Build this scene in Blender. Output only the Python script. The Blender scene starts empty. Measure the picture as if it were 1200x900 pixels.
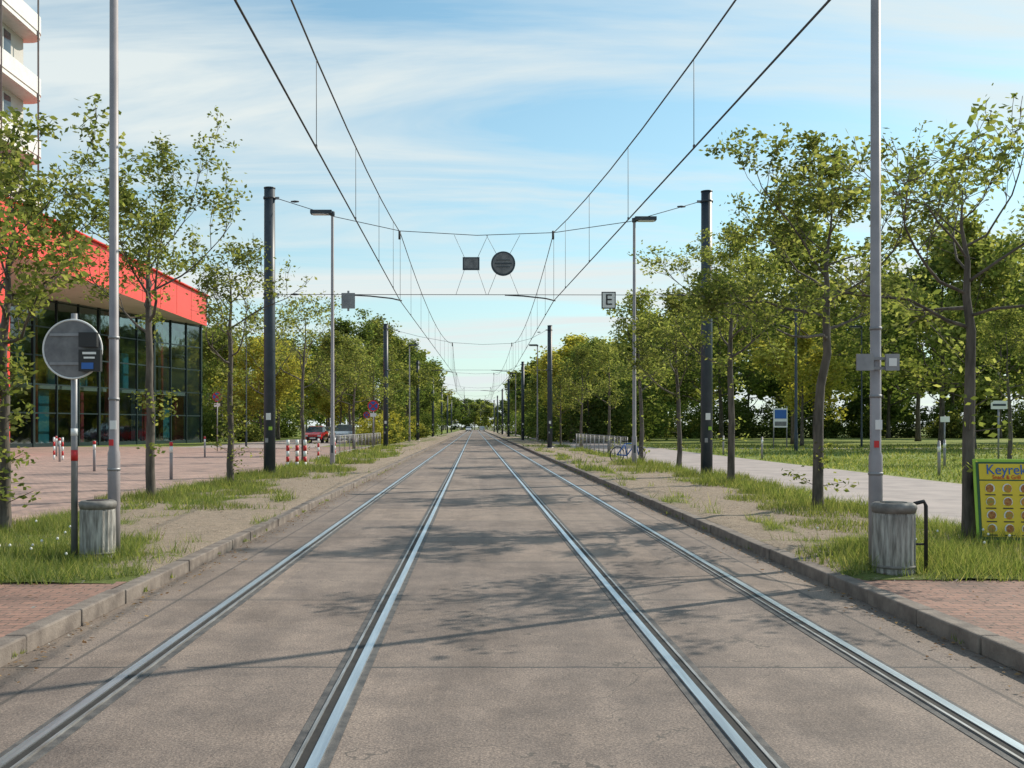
import bpy, math, random
import numpy as np
from mathutils import Vector, noise as mnoise
R = math.radians
scene = bpy.context.scene
COL = scene.collection

# ------------------------------------------------------------------ materials
def new_mat(name):
    m = bpy.data.materials.new(name); m.use_nodes = True
    nt = m.node_tree; nt.nodes.clear()
    out = nt.nodes.new('ShaderNodeOutputMaterial')
    return m, nt, out
def N(nt, t, **kw):
    n = nt.nodes.new(t)
    for k, v in kw.items(): setattr(n, k, v)
    return n
def c4(c): return (c[0], c[1], c[2], 1)
def ramp(nt, fac, stops):
    r = N(nt, 'ShaderNodeValToRGB')
    el = r.color_ramp.elements
    while len(el) < len(stops): el.new(0.5)
    for e, (p, c) in zip(el, stops):
        e.position = p; e.color = c4(c)
    nt.links.new(fac, r.inputs[0]); return r.outputs[0]
def noise_n(nt, vec, scale, detail=5, rough=.6):
    n = N(nt, 'ShaderNodeTexNoise'); n.inputs['Scale'].default_value = scale
    n.inputs['Detail'].default_value = detail; n.inputs['Roughness'].default_value = rough
    nt.links.new(vec, n.inputs['Vector']); return n.outputs['Fac']
def mapping(nt, vec, scale=(1,1,1), loc=(0,0,0)):
    m = N(nt, 'ShaderNodeMapping'); m.inputs['Scale'].default_value = scale
    m.inputs['Location'].default_value = loc
    nt.links.new(vec, m.inputs['Vector']); return m.outputs[0]
def mixc(nt, fac, a, b, mode='MIX'):
    m = N(nt, 'ShaderNodeMix', data_type='RGBA', blend_type=mode)
    for sock, v in ((m.inputs[0], fac), (m.inputs[6], a), (m.inputs[7], b)):
        if isinstance(v, (int, float)): sock.default_value = v
        elif isinstance(v, tuple): sock.default_value = c4(v)
        else: nt.links.new(v, sock)
    return m.outputs[2]
def mth(nt, op, a, b=None, clamp=False):
    m = N(nt, 'ShaderNodeMath', operation=op); m.use_clamp = clamp
    for s, v in ((m.inputs[0], a), (m.inputs[1], b)):
        if v is None: continue
        if isinstance(v, (int, float)): s.default_value = v
        else: nt.links.new(v, s)
    return m.outputs[0]
def obj_co(nt): return N(nt, 'ShaderNodeTexCoord').outputs['Object']
def finish(nt, out, color, rough=.8, metal=0, height=None, bstr=.3, bdist=.01, spec=.5):
    p = N(nt, 'ShaderNodeBsdfPrincipled')
    if isinstance(color, tuple): p.inputs['Base Color'].default_value = c4(color)
    else: nt.links.new(color, p.inputs['Base Color'])
    if isinstance(rough, (int, float)): p.inputs['Roughness'].default_value = rough
    else: nt.links.new(rough, p.inputs['Roughness'])
    p.inputs['Metallic'].default_value = metal
    p.inputs['Specular IOR Level'].default_value = spec
    if height is not None:
        b = N(nt, 'ShaderNodeBump'); b.inputs['Strength'].default_value = bstr
        b.inputs['Distance'].default_value = bdist
        nt.links.new(height, b.inputs['Height']); nt.links.new(b.outputs[0], p.inputs['Normal'])
    nt.links.new(p.outputs[0], out.inputs[0]); return p
def pmat(name, a, b=None, scale=4, rough=.7, metal=0, bump=0, bscale=60, stretch=(1,1,1), spec=.5):
    m, nt, out = new_mat(name); co = mapping(nt, obj_co(nt), stretch)
    if b is None: b = tuple(x*.75 for x in a)
    f = noise_n(nt, co, scale, 3)
    col = ramp(nt, f, [(.35, a), (.68, b)])
    h = noise_n(nt, co, bscale, 2) if bump else None
    finish(nt, out, col, rough, metal, h, bump, .01, spec); return m

def road_mat():
    m, nt, out = new_mat('road_surface'); co = obj_co(nt)
    big = noise_n(nt, mapping(nt, co, (1.2, .12, 1)), 1.3, 4)
    med = noise_n(nt, co, 2.2, 6, .7)
    fine = noise_n(nt, co, 70, 3, .8)
    vor = N(nt, 'ShaderNodeTexVoronoi'); vor.inputs['Scale'].default_value = 80
    nt.links.new(co, vor.inputs['Vector'])
    base = ramp(nt, big, [(.3, (.235, .195, .172)), (.55, (.315, .26, .226)), (.75, (.37, .305, .26))])
    base = mixc(nt, 1, base, ramp(nt, med, [(.3, (.68, .68, .7)), (.7, (1.18, 1.15, 1.12))]), 'MULTIPLY')
    base = mixc(nt, 1, base, ramp(nt, fine, [(.3, (.5, .5, .51)), (.7, (1.46, 1.44, 1.4))]), 'MULTIPLY')
    base = mixc(nt, .7, base, ramp(nt, vor.outputs['Distance'], [(0, (1.25, 1.22, 1.18)), (.7, (.6, .6, .61))]), 'MULTIPLY')
    sep = N(nt, 'ShaderNodeSeparateXYZ'); nt.links.new(co, sep.inputs[0])
    wob = mth(nt, 'MULTIPLY', med, .07)
    y = mth(nt, 'ADD', sep.outputs[1], wob)
    slab = mth(nt, 'FLOOR', mth(nt, 'DIVIDE', mth(nt, 'ADD', y, 101.3), 2.57))
    lane = mth(nt, 'FLOOR', mth(nt, 'DIVIDE', mth(nt, 'ADD', sep.outputs[0], 20.76), 2.09))
    wn = N(nt, 'ShaderNodeTexWhiteNoise', noise_dimensions='2D'); cv = N(nt, 'ShaderNodeCombineXYZ')
    nt.links.new(slab, cv.inputs[0]); nt.links.new(lane, cv.inputs[1]); nt.links.new(cv.outputs[0], wn.inputs['Vector'])
    base = mixc(nt, 1, base, ramp(nt, wn.outputs['Value'], [(0, (.86, .865, .88)), (1, (1.1, 1.08, 1.05))]), 'MULTIPLY')
    mod = mth(nt, 'MODULO', mth(nt, 'ADD', y, 101.3), 2.57)
    j = mth(nt, 'LESS_THAN', mod, .03)
    j = mth(nt, 'MULTIPLY', j, mth(nt, 'GREATER_THAN', noise_n(nt, mapping(nt, co, (1, .35, 1)), .9, 2), .36))
    base = mixc(nt, mth(nt, 'MULTIPLY', j, .85), base, (.04, .045, .05))
    halo = mth(nt, 'LESS_THAN', mod, .16)
    base = mixc(nt, mth(nt, 'MULTIPLY', halo, mth(nt, 'MULTIPLY', med, .35)), base, (.13, .115, .105))
    for xs in (-2.72, 3.16):
        d = mth(nt, 'ABSOLUTE', mth(nt, 'SUBTRACT', mth(nt, 'ADD', sep.outputs[0], mth(nt, 'MULTIPLY', wob, .4)), xs))
        base = mixc(nt, mth(nt, 'MULTIPLY', mth(nt, 'LESS_THAN', d, .016), .6), base, (.06, .058, .056))
    v2 = N(nt, 'ShaderNodeTexVoronoi', feature='DISTANCE_TO_EDGE'); v2.inputs['Scale'].default_value = .55
    wv = N(nt, 'ShaderNodeVectorMath', operation='ADD')
    nn = N(nt, 'ShaderNodeTexNoise'); nn.inputs['Scale'].default_value = 2.5; nn.inputs['Detail'].default_value = 4
    nt.links.new(co, nn.inputs['Vector']); nt.links.new(co, wv.inputs[0]); nt.links.new(nn.outputs['Color'], wv.inputs[1])
    nt.links.new(wv.outputs[0], v2.inputs['Vector'])
    ck = mth(nt, 'LESS_THAN', v2.outputs['Distance'], .004)
    ck = mth(nt, 'MULTIPLY', ck, mth(nt, 'GREATER_THAN', med, .5))
    base = mixc(nt, mth(nt, 'MULTIPLY', ck, .65), base, (.07, .066, .06))
    st = ramp(nt, noise_n(nt, mapping(nt, co, (1, .45, 1), (7, 3, 0)), .8, 5, .65), [(.48, (1, 1, 1)), (.72, (.64, .63, .63))])
    base = mixc(nt, 1, base, st, 'MULTIPLY')
    dk = mth(nt, 'ABSOLUTE', mth(nt, 'SUBTRACT', sep.outputs[0], .2))
    dirt = mth(nt, 'MULTIPLY', mth(nt, 'SUBTRACT', mth(nt, 'ADD', dk, mth(nt, 'MULTIPLY', med, .5)), 3.25), 2.2, True)
    base = mixc(nt, mth(nt, 'MULTIPLY', dirt, .5), base, (.13, .105, .08))
    finish(nt, out, base, .8, 0, fine, .6, .008, .35); return m

def brick_mat(name, c1, c2, mortar, w=.2, h=.1, rot=0):
    m, nt, out = new_mat(name); co = obj_co(nt)
    mp = N(nt, 'ShaderNodeMapping'); mp.inputs['Rotation'].default_value = (0, 0, rot)
    nt.links.new(co, mp.inputs['Vector'])
    b = N(nt, 'ShaderNodeTexBrick')
    b.inputs['Color1'].default_value = c4(c1); b.inputs['Color2'].default_value = c4(c2)
    b.inputs['Mortar'].default_value = c4(mortar)
    b.inputs['Scale'].default_value = 1; b.inputs['Brick Width'].default_value = w
    b.inputs['Row Height'].default_value = h; b.inputs['Mortar Size'].default_value = .007
    nt.links.new(mp.outputs[0], b.inputs['Vector'])
    n1 = noise_n(nt, co, .9, 5, .65); n2 = noise_n(nt, co, 60, 2)
    col = mixc(nt, 1, b.outputs['Color'], ramp(nt, n1, [(.3, (.66, .68, .68)), (.7, (1.22, 1.16, 1.1))]), 'MULTIPLY')
    col = mixc(nt, 1, col, ramp(nt, n2, [(.3, (.8, .8, .8)), (.7, (1.15, 1.15, 1.15))]), 'MULTIPLY')
    finish(nt, out, col, .85, 0, b.outputs['Fac'], -.4, .006, .3); return m

def verge_mat(name='verge_ground'):
    m, nt, out = new_mat(name); co = obj_co(nt)
    at = N(nt, 'ShaderNodeAttribute'); at.attribute_name = 'cover'
    n1 = noise_n(nt, co, 6, 6, .75); n2 = noise_n(nt, co, 45, 3, .8)
    soil = ramp(nt, n2, [(.3, (.17, .125, .09)), (.5, (.33, .265, .205)), (.72, (.5, .43, .35))])
    soil = mixc(nt, 1, soil, ramp(nt, n1, [(.3, (.72, .72, .72)), (.7, (1.15, 1.12, 1.1))]), 'MULTIPLY')
    gr = ramp(nt, n2, [(.3, (.065, .09, .02)), (.6, (.15, .18, .05)), (.75, (.26, .25, .12))])
    f = mth(nt, 'ADD', at.outputs['Fac'], mth(nt, 'MULTIPLY', mth(nt, 'SUBTRACT', n1, .5), 1.4))
    f = ramp(nt, f, [(.4, (0, 0, 0)), (.62, (1, 1, 1))])
    finish(nt, out, mixc(nt, f, soil, gr), .95, 0, n2, .8, .03, .2); return m

def lawn_mat():
    m, nt, out = new_mat('lawn_grass'); co = obj_co(nt)
    n1 = noise_n(nt, co, .12, 4, .6); n2 = noise_n(nt, co, 4, 6, .8)
    a = ramp(nt, n1, [(.35, (.14, .19, .04)), (.55, (.22, .26, .065)), (.75, (.33, .31, .14))])
    a = mixc(nt, 1, a, ramp(nt, n2, [(.3, (.55, .55, .55)), (.7, (1.3, 1.3, 1.2))]), 'MULTIPLY')
    finish(nt, out, a, .95, 0, n2, .8, .06, .2); return m

def leaf_mat(name, cols, trans=.45):
    m, nt, out = new_mat(name)
    g = N(nt, 'ShaderNodeNewGeometry')
    oi = N(nt, 'ShaderNodeObjectInfo')
    c = ramp(nt, g.outputs['Random Per Island'], [(0, cols[0]), (.5, cols[1]), (1, cols[2])])
    v = mth(nt, 'ADD', mth(nt, 'MULTIPLY', oi.outputs['Random'], .5), .75)
    hsv = N(nt, 'ShaderNodeHueSaturation'); nt.links.new(c, hsv.inputs['Color']); nt.links.new(v, hsv.inputs['Value'])
    hsv.inputs['Saturation'].default_value = .88
    c = hsv.outputs[0]
    p = N(nt, 'ShaderNodeBsdfDiffuse'); nt.links.new(c, p.inputs['Color'])
    t = N(nt, 'ShaderNodeBsdfTranslucent')
    tc = mixc(nt, 1, c, (2.0, 1.85, 1.0), 'MULTIPLY'); nt.links.new(tc, t.inputs[0])
    mx = N(nt, 'ShaderNodeMixShader'); mx.inputs[0].default_value = trans
    nt.links.new(p.outputs[0], mx.inputs[1]); nt.links.new(t.outputs[0], mx.inputs[2])
    nt.links.new(mx.outputs[0], out.inputs[0]); return m

def glass_mat(name, tint=(.5, .66, .66), refl=.25):
    m, nt, out = new_mat(name)
    t = N(nt, 'ShaderNodeBsdfTransparent'); t.inputs[0].default_value = c4(tint)
    g = N(nt, 'ShaderNodeBsdfGlossy'); g.inputs[0].default_value = (.75, .88, .95, 1); g.inputs['Roughness'].default_value = .05
    co = obj_co(nt); b = N(nt, 'ShaderNodeBump'); b.inputs['Strength'].default_value = .1; b.inputs['Distance'].default_value = .1
    nt.links.new(noise_n(nt, co, .8, 2), b.inputs['Height']); nt.links.new(b.outputs[0], g.inputs['Normal'])
    mx = N(nt, 'ShaderNodeMixShader'); mx.inputs[0].default_value = refl
    nt.links.new(t.outputs[0], mx.inputs[1]); nt.links.new(g.outputs[0], mx.inputs[2])
    nt.links.new(mx.outputs[0], out.inputs[0]); return m

M_road = road_mat()
M_steel = pmat('polished_rail_steel', (.78, .82, .85), (.54, .58, .62), 3, .38, 1, stretch=(8, .3, 1))
M_lip = pmat('worn_rail_steel', (.5, .5, .5), (.26, .24, .22), 6, .5, .8, stretch=(8, .5, 1))
M_groove = pmat('rail_groove_shade', (.018, .017, .017), (.035, .032, .03), 10, .9)  # near-black colour paints in the shade of a deep groove
M_bitumen = pmat('bitumen_joint', (.05, .05, .052), (.13, .12, .112), 7, .75, bump=.4, bscale=80)
M_kerb = pmat('kerb_stone', (.13, .105, .09), (.24, .2, .17), 5, .85, bump=.5, bscale=50)
M_brick = brick_mat('pavement_brick', (.34, .2, .16), (.24, .155, .13), (.12, .1, .085))
M_plaza = brick_mat('plaza_brick', (.43, .3, .26), (.35, .255, .23), (.2, .165, .15), .2, .2, 0)
M_path = pmat('path_asphalt', (.39, .33, .31), (.28, .24, .23), 1.2, .85, bump=.3, bscale=60)
M_verge = verge_mat()
M_lawn = lawn_mat()
M_ground = pmat('earth', (.1, .12, .04), (.16, .15, .07), .2, .95)
M_sand = pmat('sandy_path', (.42, .36, .28), (.32, .28, .22), 1, .9)
M_bark = pmat('bark', (.055, .046, .038), (.15, .125, .105), 7, .9, bump=.9, bscale=25, stretch=(1, 1, .25))
M_leaf = leaf_mat('leaf_fresh', [(.07, .105, .024), (.14, .18, .042), (.25, .275, .09)], .5)
M_leafd = leaf_mat('leaf_deep', [(.045, .085, .022), (.085, .13, .03), (.14, .185, .05)], .48)
M_leafy = leaf_mat('leaf_yellowgreen', [(.18, .2, .03), (.27, .28, .038), (.37, .34, .055)], .45)
M_grassb = leaf_mat('grass_blades', [(.075, .115, .025), (.135, .19, .04), (.28, .28, .11)], .4)
M_pole = pmat('dark_blue_steel', (.02, .032, .048), (.034, .048, .064), 3, .45)
M_galv = pmat('galvanised_steel', (.30, .30, .31), (.22, .22, .235), 5, .5, .5)
M_lampgrey = pmat('grey_painted_steel', (.33, .3, .31), (.25, .23, .24), 3, .5, .1)
M_wire = pmat('wire', (.05, .05, .055), (.07, .07, .075), 2, .6)
M_red = pmat('red_cladding', (.8, .065, .04), (.72, .055, .035), .5, .45)
M_cream = pmat('soffit_cream', (.72, .64, .54), (.64, .56, .47), .6, .7)
M_frame = pmat('dark_green_frame', (.012, .035, .038), (.015, .028, .03), 2, .4)
M_glass = glass_mat('glass_facade', (.36, .48, .52), .24)
M_int = pmat('interior_dark', (.03, .035, .045), (.07, .075, .085), .3, .9)
M_intred = pmat('interior_red', (.6, .06, .07), (.45, .04, .05), .4, .8)
M_intteal = pmat('interior_teal', (.1, .42, .45), (.06, .3, .34), .4, .8)
M_white = pmat('white_paint', (.75, .75, .72), (.66, .66, .64), 2, .6)
M_concrete = pmat('tower_render', (.55, .53, .5), (.46, .45, .43), .3, .85)
M_winglass = pmat('window_glass', (.04, .055, .07), (.08, .1, .12), .4, .08, spec=.8)
M_binconc = pmat('weathered_bin_shell', (.15, .14, .125), (.5, .48, .44), 9, .85, bump=.9, bscale=60, stretch=(3, 3, .35))
M_bintop = pmat('bin_lid_grey', (.13, .12, .11), (.25, .235, .22), 9, .7)
M_black = pmat('black_plastic', (.014, .014, .016), (.022, .022, .024), 3, .5)
M_signwhite = pmat('sign_white', (.78, .78, .76), (.7, .7, .69), 2, .45)
M_signred = pmat('sign_red', (.6, .02, .025), (.5, .02, .02), 2, .45)
M_signblue = pmat('sign_blue', (.02, .12, .42), (.02, .1, .36), 2, .45)
M_signback = pmat('sign_back_grey', (.2, .2, .205), (.12, .12, .13), 8, .5, .2)
M_yellow = pmat('poster_yellow', (.75, .55, .03), (.7, .5, .02), 2, .5)
M_lime = pmat('poster_lime', (.35, .55, .05), (.3, .5, .04), 2, .5)
M_dgreen = pmat('poster_dark_green', (.03, .1, .04), (.02, .08, .03), 2, .5)
M_food1 = pmat('poster_print_brown', (.3, .08, .02), (.5, .25, .06), 40, .6)
M_food2 = pmat('poster_print_orange', (.6, .2, .03), (.25, .3, .05), 40, .6)
M_tyre = pmat('tyre_rubber', (.015, .015, .016), (.025, .025, .026), 10, .85)
M_carred = pmat('car_paint_red', (.5, .02, .02), (.45, .02, .02), 1, .2)
M_carblue = pmat('car_paint_silver_blue', (.3, .36, .42), (.26, .31, .37), 1, .2)
M_carwhite = pmat('car_paint_white', (.7, .7, .7), (.66, .66, .66), 1, .2)
M_light = pmat('headlight_glass', (.7, .72, .75), (.6, .6, .65), 6, .1)
M_litter = leaf_mat('dry_leaf', [(.12, .06, .025), (.22, .12, .05), (.32, .2, .08)], .1)
M_pebble = leaf_mat('pebble', [(.16, .14, .12), (.3, .27, .24), (.45, .42, .38)], .0)
M_dand = pmat('dandelion_head', (.75, .75, .7), (.7, .68, .6), 20, .9)

# ------------------------------------------------------------------ mesh builder
class MB:
    def __init__(s): s.v = []; s.f = []; s.m = []; s.s = []
    def face(s, idx, mat=0, sm=False): s.f.append(tuple(idx)); s.m.append(mat); s.s.append(sm)
    def box(s, cx, cy, cz, sx, sy, sz, mat=0, rz=0, rx=0):
        n = len(s.v); ca, sa = math.cos(rz), math.sin(rz); cb, sb = math.cos(rx), math.sin(rx)
        for dx, dy, dz in ((-1,-1,-1),(1,-1,-1),(1,1,-1),(-1,1,-1),(-1,-1,1),(1,-1,1),(1,1,1),(-1,1,1)):
            x, y, z = dx*sx/2, dy*sy/2, dz*sz/2
            y, z = y*cb - z*sb, y*sb + z*cb
            s.v.append((cx + x*ca - y*sa, cy + x*sa + y*ca, cz + z))
        for q in ((0,3,2,1),(4,5,6,7),(0,1,5,4),(1,2,6,5),(2,3,7,6),(3,0,4,7)):
            s.face([n+i for i in q], mat)
        return s
    def quad(s, pts, mat=0):
        n = len(s.v); s.v += [tuple(p) for p in pts]; s.face(range(n, n+len(pts)), mat); return s
    def prism(s, poly, z0, z1, mat=0, top=None, bot=None):
        n = len(s.v); k = len(poly)
        s.v += [(x, y, z0) for x, y in poly] + [(x, y, z1) for x, y in poly]
        for i in range(k):
            j = (i+1) % k; s.face((n+i, n+j, n+k+j, n+k+i), mat)
        s.face([n+k+i for i in range(k)], mat if top is None else top)
        s.face([n+i for i in reversed(range(k))], mat if bot is None else bot); return s
    def tube(s, pts, rad, seg=8, mat=0, cap=True, smooth=True):
        pts = [Vector(p) for p in pts]
        if isinstance(rad, (int, float)): rad = [rad]*len(pts)
        n0 = len(s.v); u = None
        for i, p in enumerate(pts):
            a = pts[max(0, i-1)]; b = pts[min(len(pts)-1, i+1)]
            t = (b-a)
            if t.length < 1e-9: t = Vector((0, 0, 1))
            t.normalize()
            if u is None:
                ref = Vector((1, 0, 0)) if abs(t.x) < .8 else Vector((0, 1, 0))
                u = ref - t*ref.dot(t)
            else: u = u - t*u.dot(t)
            u.normalize(); w = t.cross(u)
            for k in range(seg):
                an = 2*math.pi*k/seg
                q = p + (u*math.cos(an) + w*math.sin(an))*rad[i]
                s.v.append((q.x, q.y, q.z))
        for i in range(len(pts)-1):
            for k in range(seg):
                k2 = (k+1) % seg; a = n0+i*seg
                s.face((a+k, a+k2, a+seg+k2, a+seg+k), mat, smooth)
        if cap:
            s.face([n0+k for k in reversed(range(seg))], mat)
            e = n0+(len(pts)-1)*seg; s.face([e+k for k in range(seg)], mat)
        return s
    def build(s, name, mats, parent=None, bevel=0, loc=None):
        me = bpy.data.meshes.new(name); me.from_pydata(s.v, [], s.f)
        for m in mats: me.materials.append(m)
        me.polygons.foreach_set('material_index', s.m); me.polygons.foreach_set('use_smooth', s.s)
        me.update()
        o = bpy.data.objects.new(name, me); COL.objects.link(o)
        if parent: o.parent = parent
        if loc: o.location = loc
        if bevel:
            b = o.modifiers.new('bevel', 'BEVEL'); b.width = bevel; b.segments = 2; b.limit_method = 'ANGLE'; b.angle_limit = R(40)
        return o
def empty(name, loc=(0, 0, 0)):
    e = bpy.data.objects.new(name, None); e.location = loc; COL.objects.link(e); return e
def text(name, body, size, loc, mat, parent, rot=(R(90), 0, 0), align='CENTER'):
    cu = bpy.data.curves.new(name, 'FONT'); cu.body = body; cu.size = size; cu.align_x = align; cu.align_y = 'CENTER'
    cu.extrude = .002; cu.materials.append(mat)
    o = bpy.data.objects.new(name, cu); o.location = loc; o.rotation_euler = rot; COL.objects.link(o); o.parent = parent; return o
def np_mesh(name, verts, k, mat, extra=None):
    nv = len(verts); nf = nv//k
    me = bpy.data.meshes.new(name)
    me.vertices.add(nv); me.vertices.foreach_set('co', verts.astype(np.float32).ravel())
    me.loops.add(nv); me.loops.foreach_set('vertex_index', np.arange(nv, dtype=np.int32))
    me.polygons.add(nf); me.polygons.foreach_set('loop_start', np.arange(0, nv, k, dtype=np.int32))
    me.materials.append(mat); me.update(calc_edges=True); return me

# ------------------------------------------------------------------ ground
def sheet(name, x0, x1, y0, y1, z, mat):
    b = MB().quad([(x0, y0, z), (x1, y0, z), (x1, y1, z), (x0, y1, z)]); return b.build(name, [mat])
sheet('ground', -2500, 2500, -500, 3500, -.03, M_ground)
KL, KR = -3.15, 3.55
sheet('road', KL, KR, -25, 520, 0, M_road)
SW = .12
sheet('pavement', -14, KL-.16, -20, 9.5, SW+.002, M_brick)
sheet('pavement', KR+.16, 16, -20, 9.7, SW+.002, M_brick)
sheet('plaza_paving', -70, -7.0, 9.352, 74, SW-.004, M_plaza)
sheet('path', 7.0, 12.6, 9.552, 300, SW-.004, M_path)
sheet('lawn', 12.6, 400, 9.552, 600, SW-.006, M_lawn)
sheet('lawn', -400, -7.0, 74, 600, SW-.01, M_lawn)
sheet('side_street', -21, -11.5, 70, 300, SW-.002, M_path)
sheet('park_path', 12.61, 140, 66, 69, SW+.002, M_sand)

def cover(x, y, side):
    v = mnoise.noise(Vector((x*.55+side*9, y*.28, 3.1)))*.95 + mnoise.noise(Vector((x*1.7, y*1.1, side*5)))*.5
    d = (KL-x) if side < 0 else (x-KR)
    base = .44 + v
    base -= max(0, .9-d)*.35
    if .9 < d < 2.5 and side > 0 and y > 12.5: base -= .3
    if side < 0 and d < 1.7 and y > 13: base -= .30
    if d > 2.7: base += .14
    if y < 13: base += .26
    if y < 10.3: base += .12
    return base
def verge(side):
    x0, x1 = ((-7.0, KL-.16) if side < 0 else (KR+.16, 7.0))
    ys = list(np.arange(9.36 if side < 0 else 9.56, 40, .2)) + list(np.arange(40, 120, .8)) + [130, 160, 200, 300, 500]
    xs = np.linspace(x0, x1, 20)
    V, F, C = [], [], []
    for y in ys:
        for i, x in enumerate(xs):
            e = 0 if i in (0, 19) else 1
            V.append((x, y, SW-.003 + e*(.02+.03*mnoise.noise(Vector((x*1.2, y*1.2, 7)))+.012*mnoise.noise(Vector((x*5, y*5, 1))))))
            C.append(min(1, max(0, cover(x, y, side))))
    for j in range(len(ys)-1):
        for i in range(19):
            a = j*20+i; F.append((a, a+1, a+21, a+20))
    me = bpy.data.meshes.new('grass_verge'); me.from_pydata(V, [], F)
    at = me.attributes.new('cover', 'FLOAT', 'POINT'); at.data.foreach_set('value', C)
    me.materials.append(M_verge); me.polygons.foreach_set('use_smooth', [True]*len(F))
    o = bpy.data.objects.new('verge', me); COL.objects.link(o)
verge(-1); verge(1)

def kerb(x0, x1):
    b = MB(); rnd = random.Random(4)
    y = -20
    while y < 160:
        b.box((x0+x1)/2+rnd.uniform(-.008, .008), y+.5, .055+rnd.uniform(-.007, .007), x1-x0, .985, .145, 0, rnd.uniform(-.004, .004)); y += 1
    b.box((x0+x1)/2, 340, .055, x1-x0, 359, .145)
    b.build('kerb', [M_kerb], bevel=.014)
kerb(KL-.16, KL); kerb(KR, KR+.16)

def rail(x, inner):
    b = MB(); L0, L1 = -25, 500; yc = (L0+L1)/2; ly = L1-L0
    b.box(x+inner*.035, yc, -.002, .225, ly, .012, 2)
    b.box(x, yc, .005, .058, ly, .022, 0)
    b.box(x+inner*.054, yc, .0, .048, ly, .0165, 1)  # shallow dark strip in place of a cut groove
    b.box(x+inner*.088, yc, .004, .018, ly, .020, 3)
    return b.build('tram_rail', [M_steel, M_groove, M_bitumen, M_lip])
rail(-2.24, 1); rail(-.76, -1); rail(1.33, 1); rail(2.70, -1)

# ------------------------------------------------------------------ grass blades
def blades(name, side_fn, areas, seed):
    rg = np.random.default_rng(seed); out = []
    for (x0, x1, y0, y1, dens, h0, h1, w, fn) in areas:
        n = int((x1-x0)*(y1-y0)*dens)
        X = rg.uniform(x0, x1, n); Y = rg.uniform(y0, y1, n)
        if fn:
            keep = np.array([fn(a, b) > .36+.4*c for a, b, c in zip(X, Y, rg.random(n))]); X = X[keep]; Y = Y[keep]; n = len(X)
        patch = np.array([mnoise.noise(Vector((a*.9, b*.9, 11)))+.5*mnoise.noise(Vector((a*3.5, b*3.5, 2))) for a, b in zip(X, Y)])
        H = rg.uniform(h0, h1, n)*np.clip(1+1.2*patch, .3, 2)
        a = rg.uniform(0, 2*np.pi, n); ln = rg.normal(0, .5, (n, 2))*H[:, None]
        dx, dy = np.cos(a)*w, np.sin(a)*w
        z = np.full(n, SW)
        p = np.empty((n, 3, 3))
        p[:, 0] = np.stack([X-dx, Y-dy, z], 1); p[:, 1] = np.stack([X+dx, Y+dy, z], 1)
        p[:, 2] = np.stack([X+ln[:, 0], Y+ln[:, 1], z+H], 1)
        out.append(p.reshape(-1, 3))
    me = np_mesh(name, np.concatenate(out), 3, M_grassb)
    o = bpy.data.objects.new(name, me); COL.objects.link(o)
fl = lambda x, y: cover(x, y, -1); fr = lambda x, y: cover(x, y, 1)
def rag(f, y0):
    return lambda x, y: f(x, y) - (0 if y > y0+.45+.35*mnoise.noise(Vector((x*2.3, 0, 4))) else .5)
blades('verge_grass', None, [
    (-6.98, KL-.1, 9.3, 17, 1500, .05, .17, .005, rag(fl, 9.2)), (-6.98, KL-.1, 17, 32, 600, .06, .2, .009, fl), (-6.98, KL-.1, 32, 75, 140, .08, .25, .02, fl),
    (KR+.1, 6.98, 9.5, 17, 1500, .05, .18, .005, rag(fr, 9.4)), (KR+.1, 6.98, 17, 32, 600, .06, .22, .009, fr), (KR+.1, 6.98, 32, 75, 140, .08, .25, .02, fr)], 3)
blades('lawn_grass', None, [(12.65, 30, 16, 45, 50, .05, .13, .02, None), (12.65, 60, 45, 80, 10, .06, .16, .04, None)], 5)
def tufts(pts, seed=8, name='grass_tufts', zb=SW):
    rg = np.random.default_rng(seed); out = []
    for (x, y, r, n, h) in pts:
        a = rg.uniform(0, 2*np.pi, n); d = r*np.sqrt(rg.random(n))
        X = x+np.cos(a)*d; Y = y+np.sin(a)*d*1.3; H = h*rg.uniform(.35, 1, n)*(1-.5*d/r)
        w = .004+.0002*y; b = rg.uniform(0, 6.28, n)
        p = np.empty((n, 3, 3)); z = np.full(n, zb)
        p[:, 0] = np.stack([X-np.cos(b)*w, Y-np.sin(b)*w, z], 1); p[:, 1] = np.stack([X+np.cos(b)*w, Y+np.sin(b)*w, z], 1)
        ln = rg.normal(0, .35, (n, 2))*H[:, None]
        p[:, 2] = np.stack([X+ln[:, 0], Y+ln[:, 1], z+H], 1); out.append(p.reshape(-1, 3))
    me = np_mesh(name, np.concatenate(out), 3, M_grassb)
    o = bpy.data.objects.new(name, me); COL.objects.link(o)
tufts([(-6.45, 13.7, .8, 1500, .32), (-5.0, 10.6, .9, 1600, .3), (-6.2, 10.8, 1.0, 2000, .34), (-4.2, 10.8, .6, 700, .2), (-6.6, 20.2, 1.0, 1500, .32), (-6.05, 24.7, .9, 1100, .35),
       (-6.07, 29.3, 1.2, 1700, .4), (-5.2, 33, 1.3, 1200, .4), (-5.0, 22, .8, 700, .25), (-4.6, 18, .6, 600, .2), (-5.2, 40, 1.2, 900, .45),
       (4.4, 11.0, .8, 1200, .28), (5.6, 10.8, .9, 1700, .3), (6.35, 12.5, 1.0, 2000, .34), (6.07, 17.3, 1.1, 1900, .34), (5.3, 14.6, .7, 900, .25), (6.9, 10.8, .7, 900, .3),
       (6.6, 25.2, 1.1, 1400, .4), (6.7, 22, .9, 1000, .35), (6.88, 29, 1.1, 1200, .4), (6.0, 33, 1.3, 1100, .42), (5.8, 20, .8, 800, .25), (6.3, 38, 1.2, 900, .45)])
rd = random.Random(31)
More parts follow.
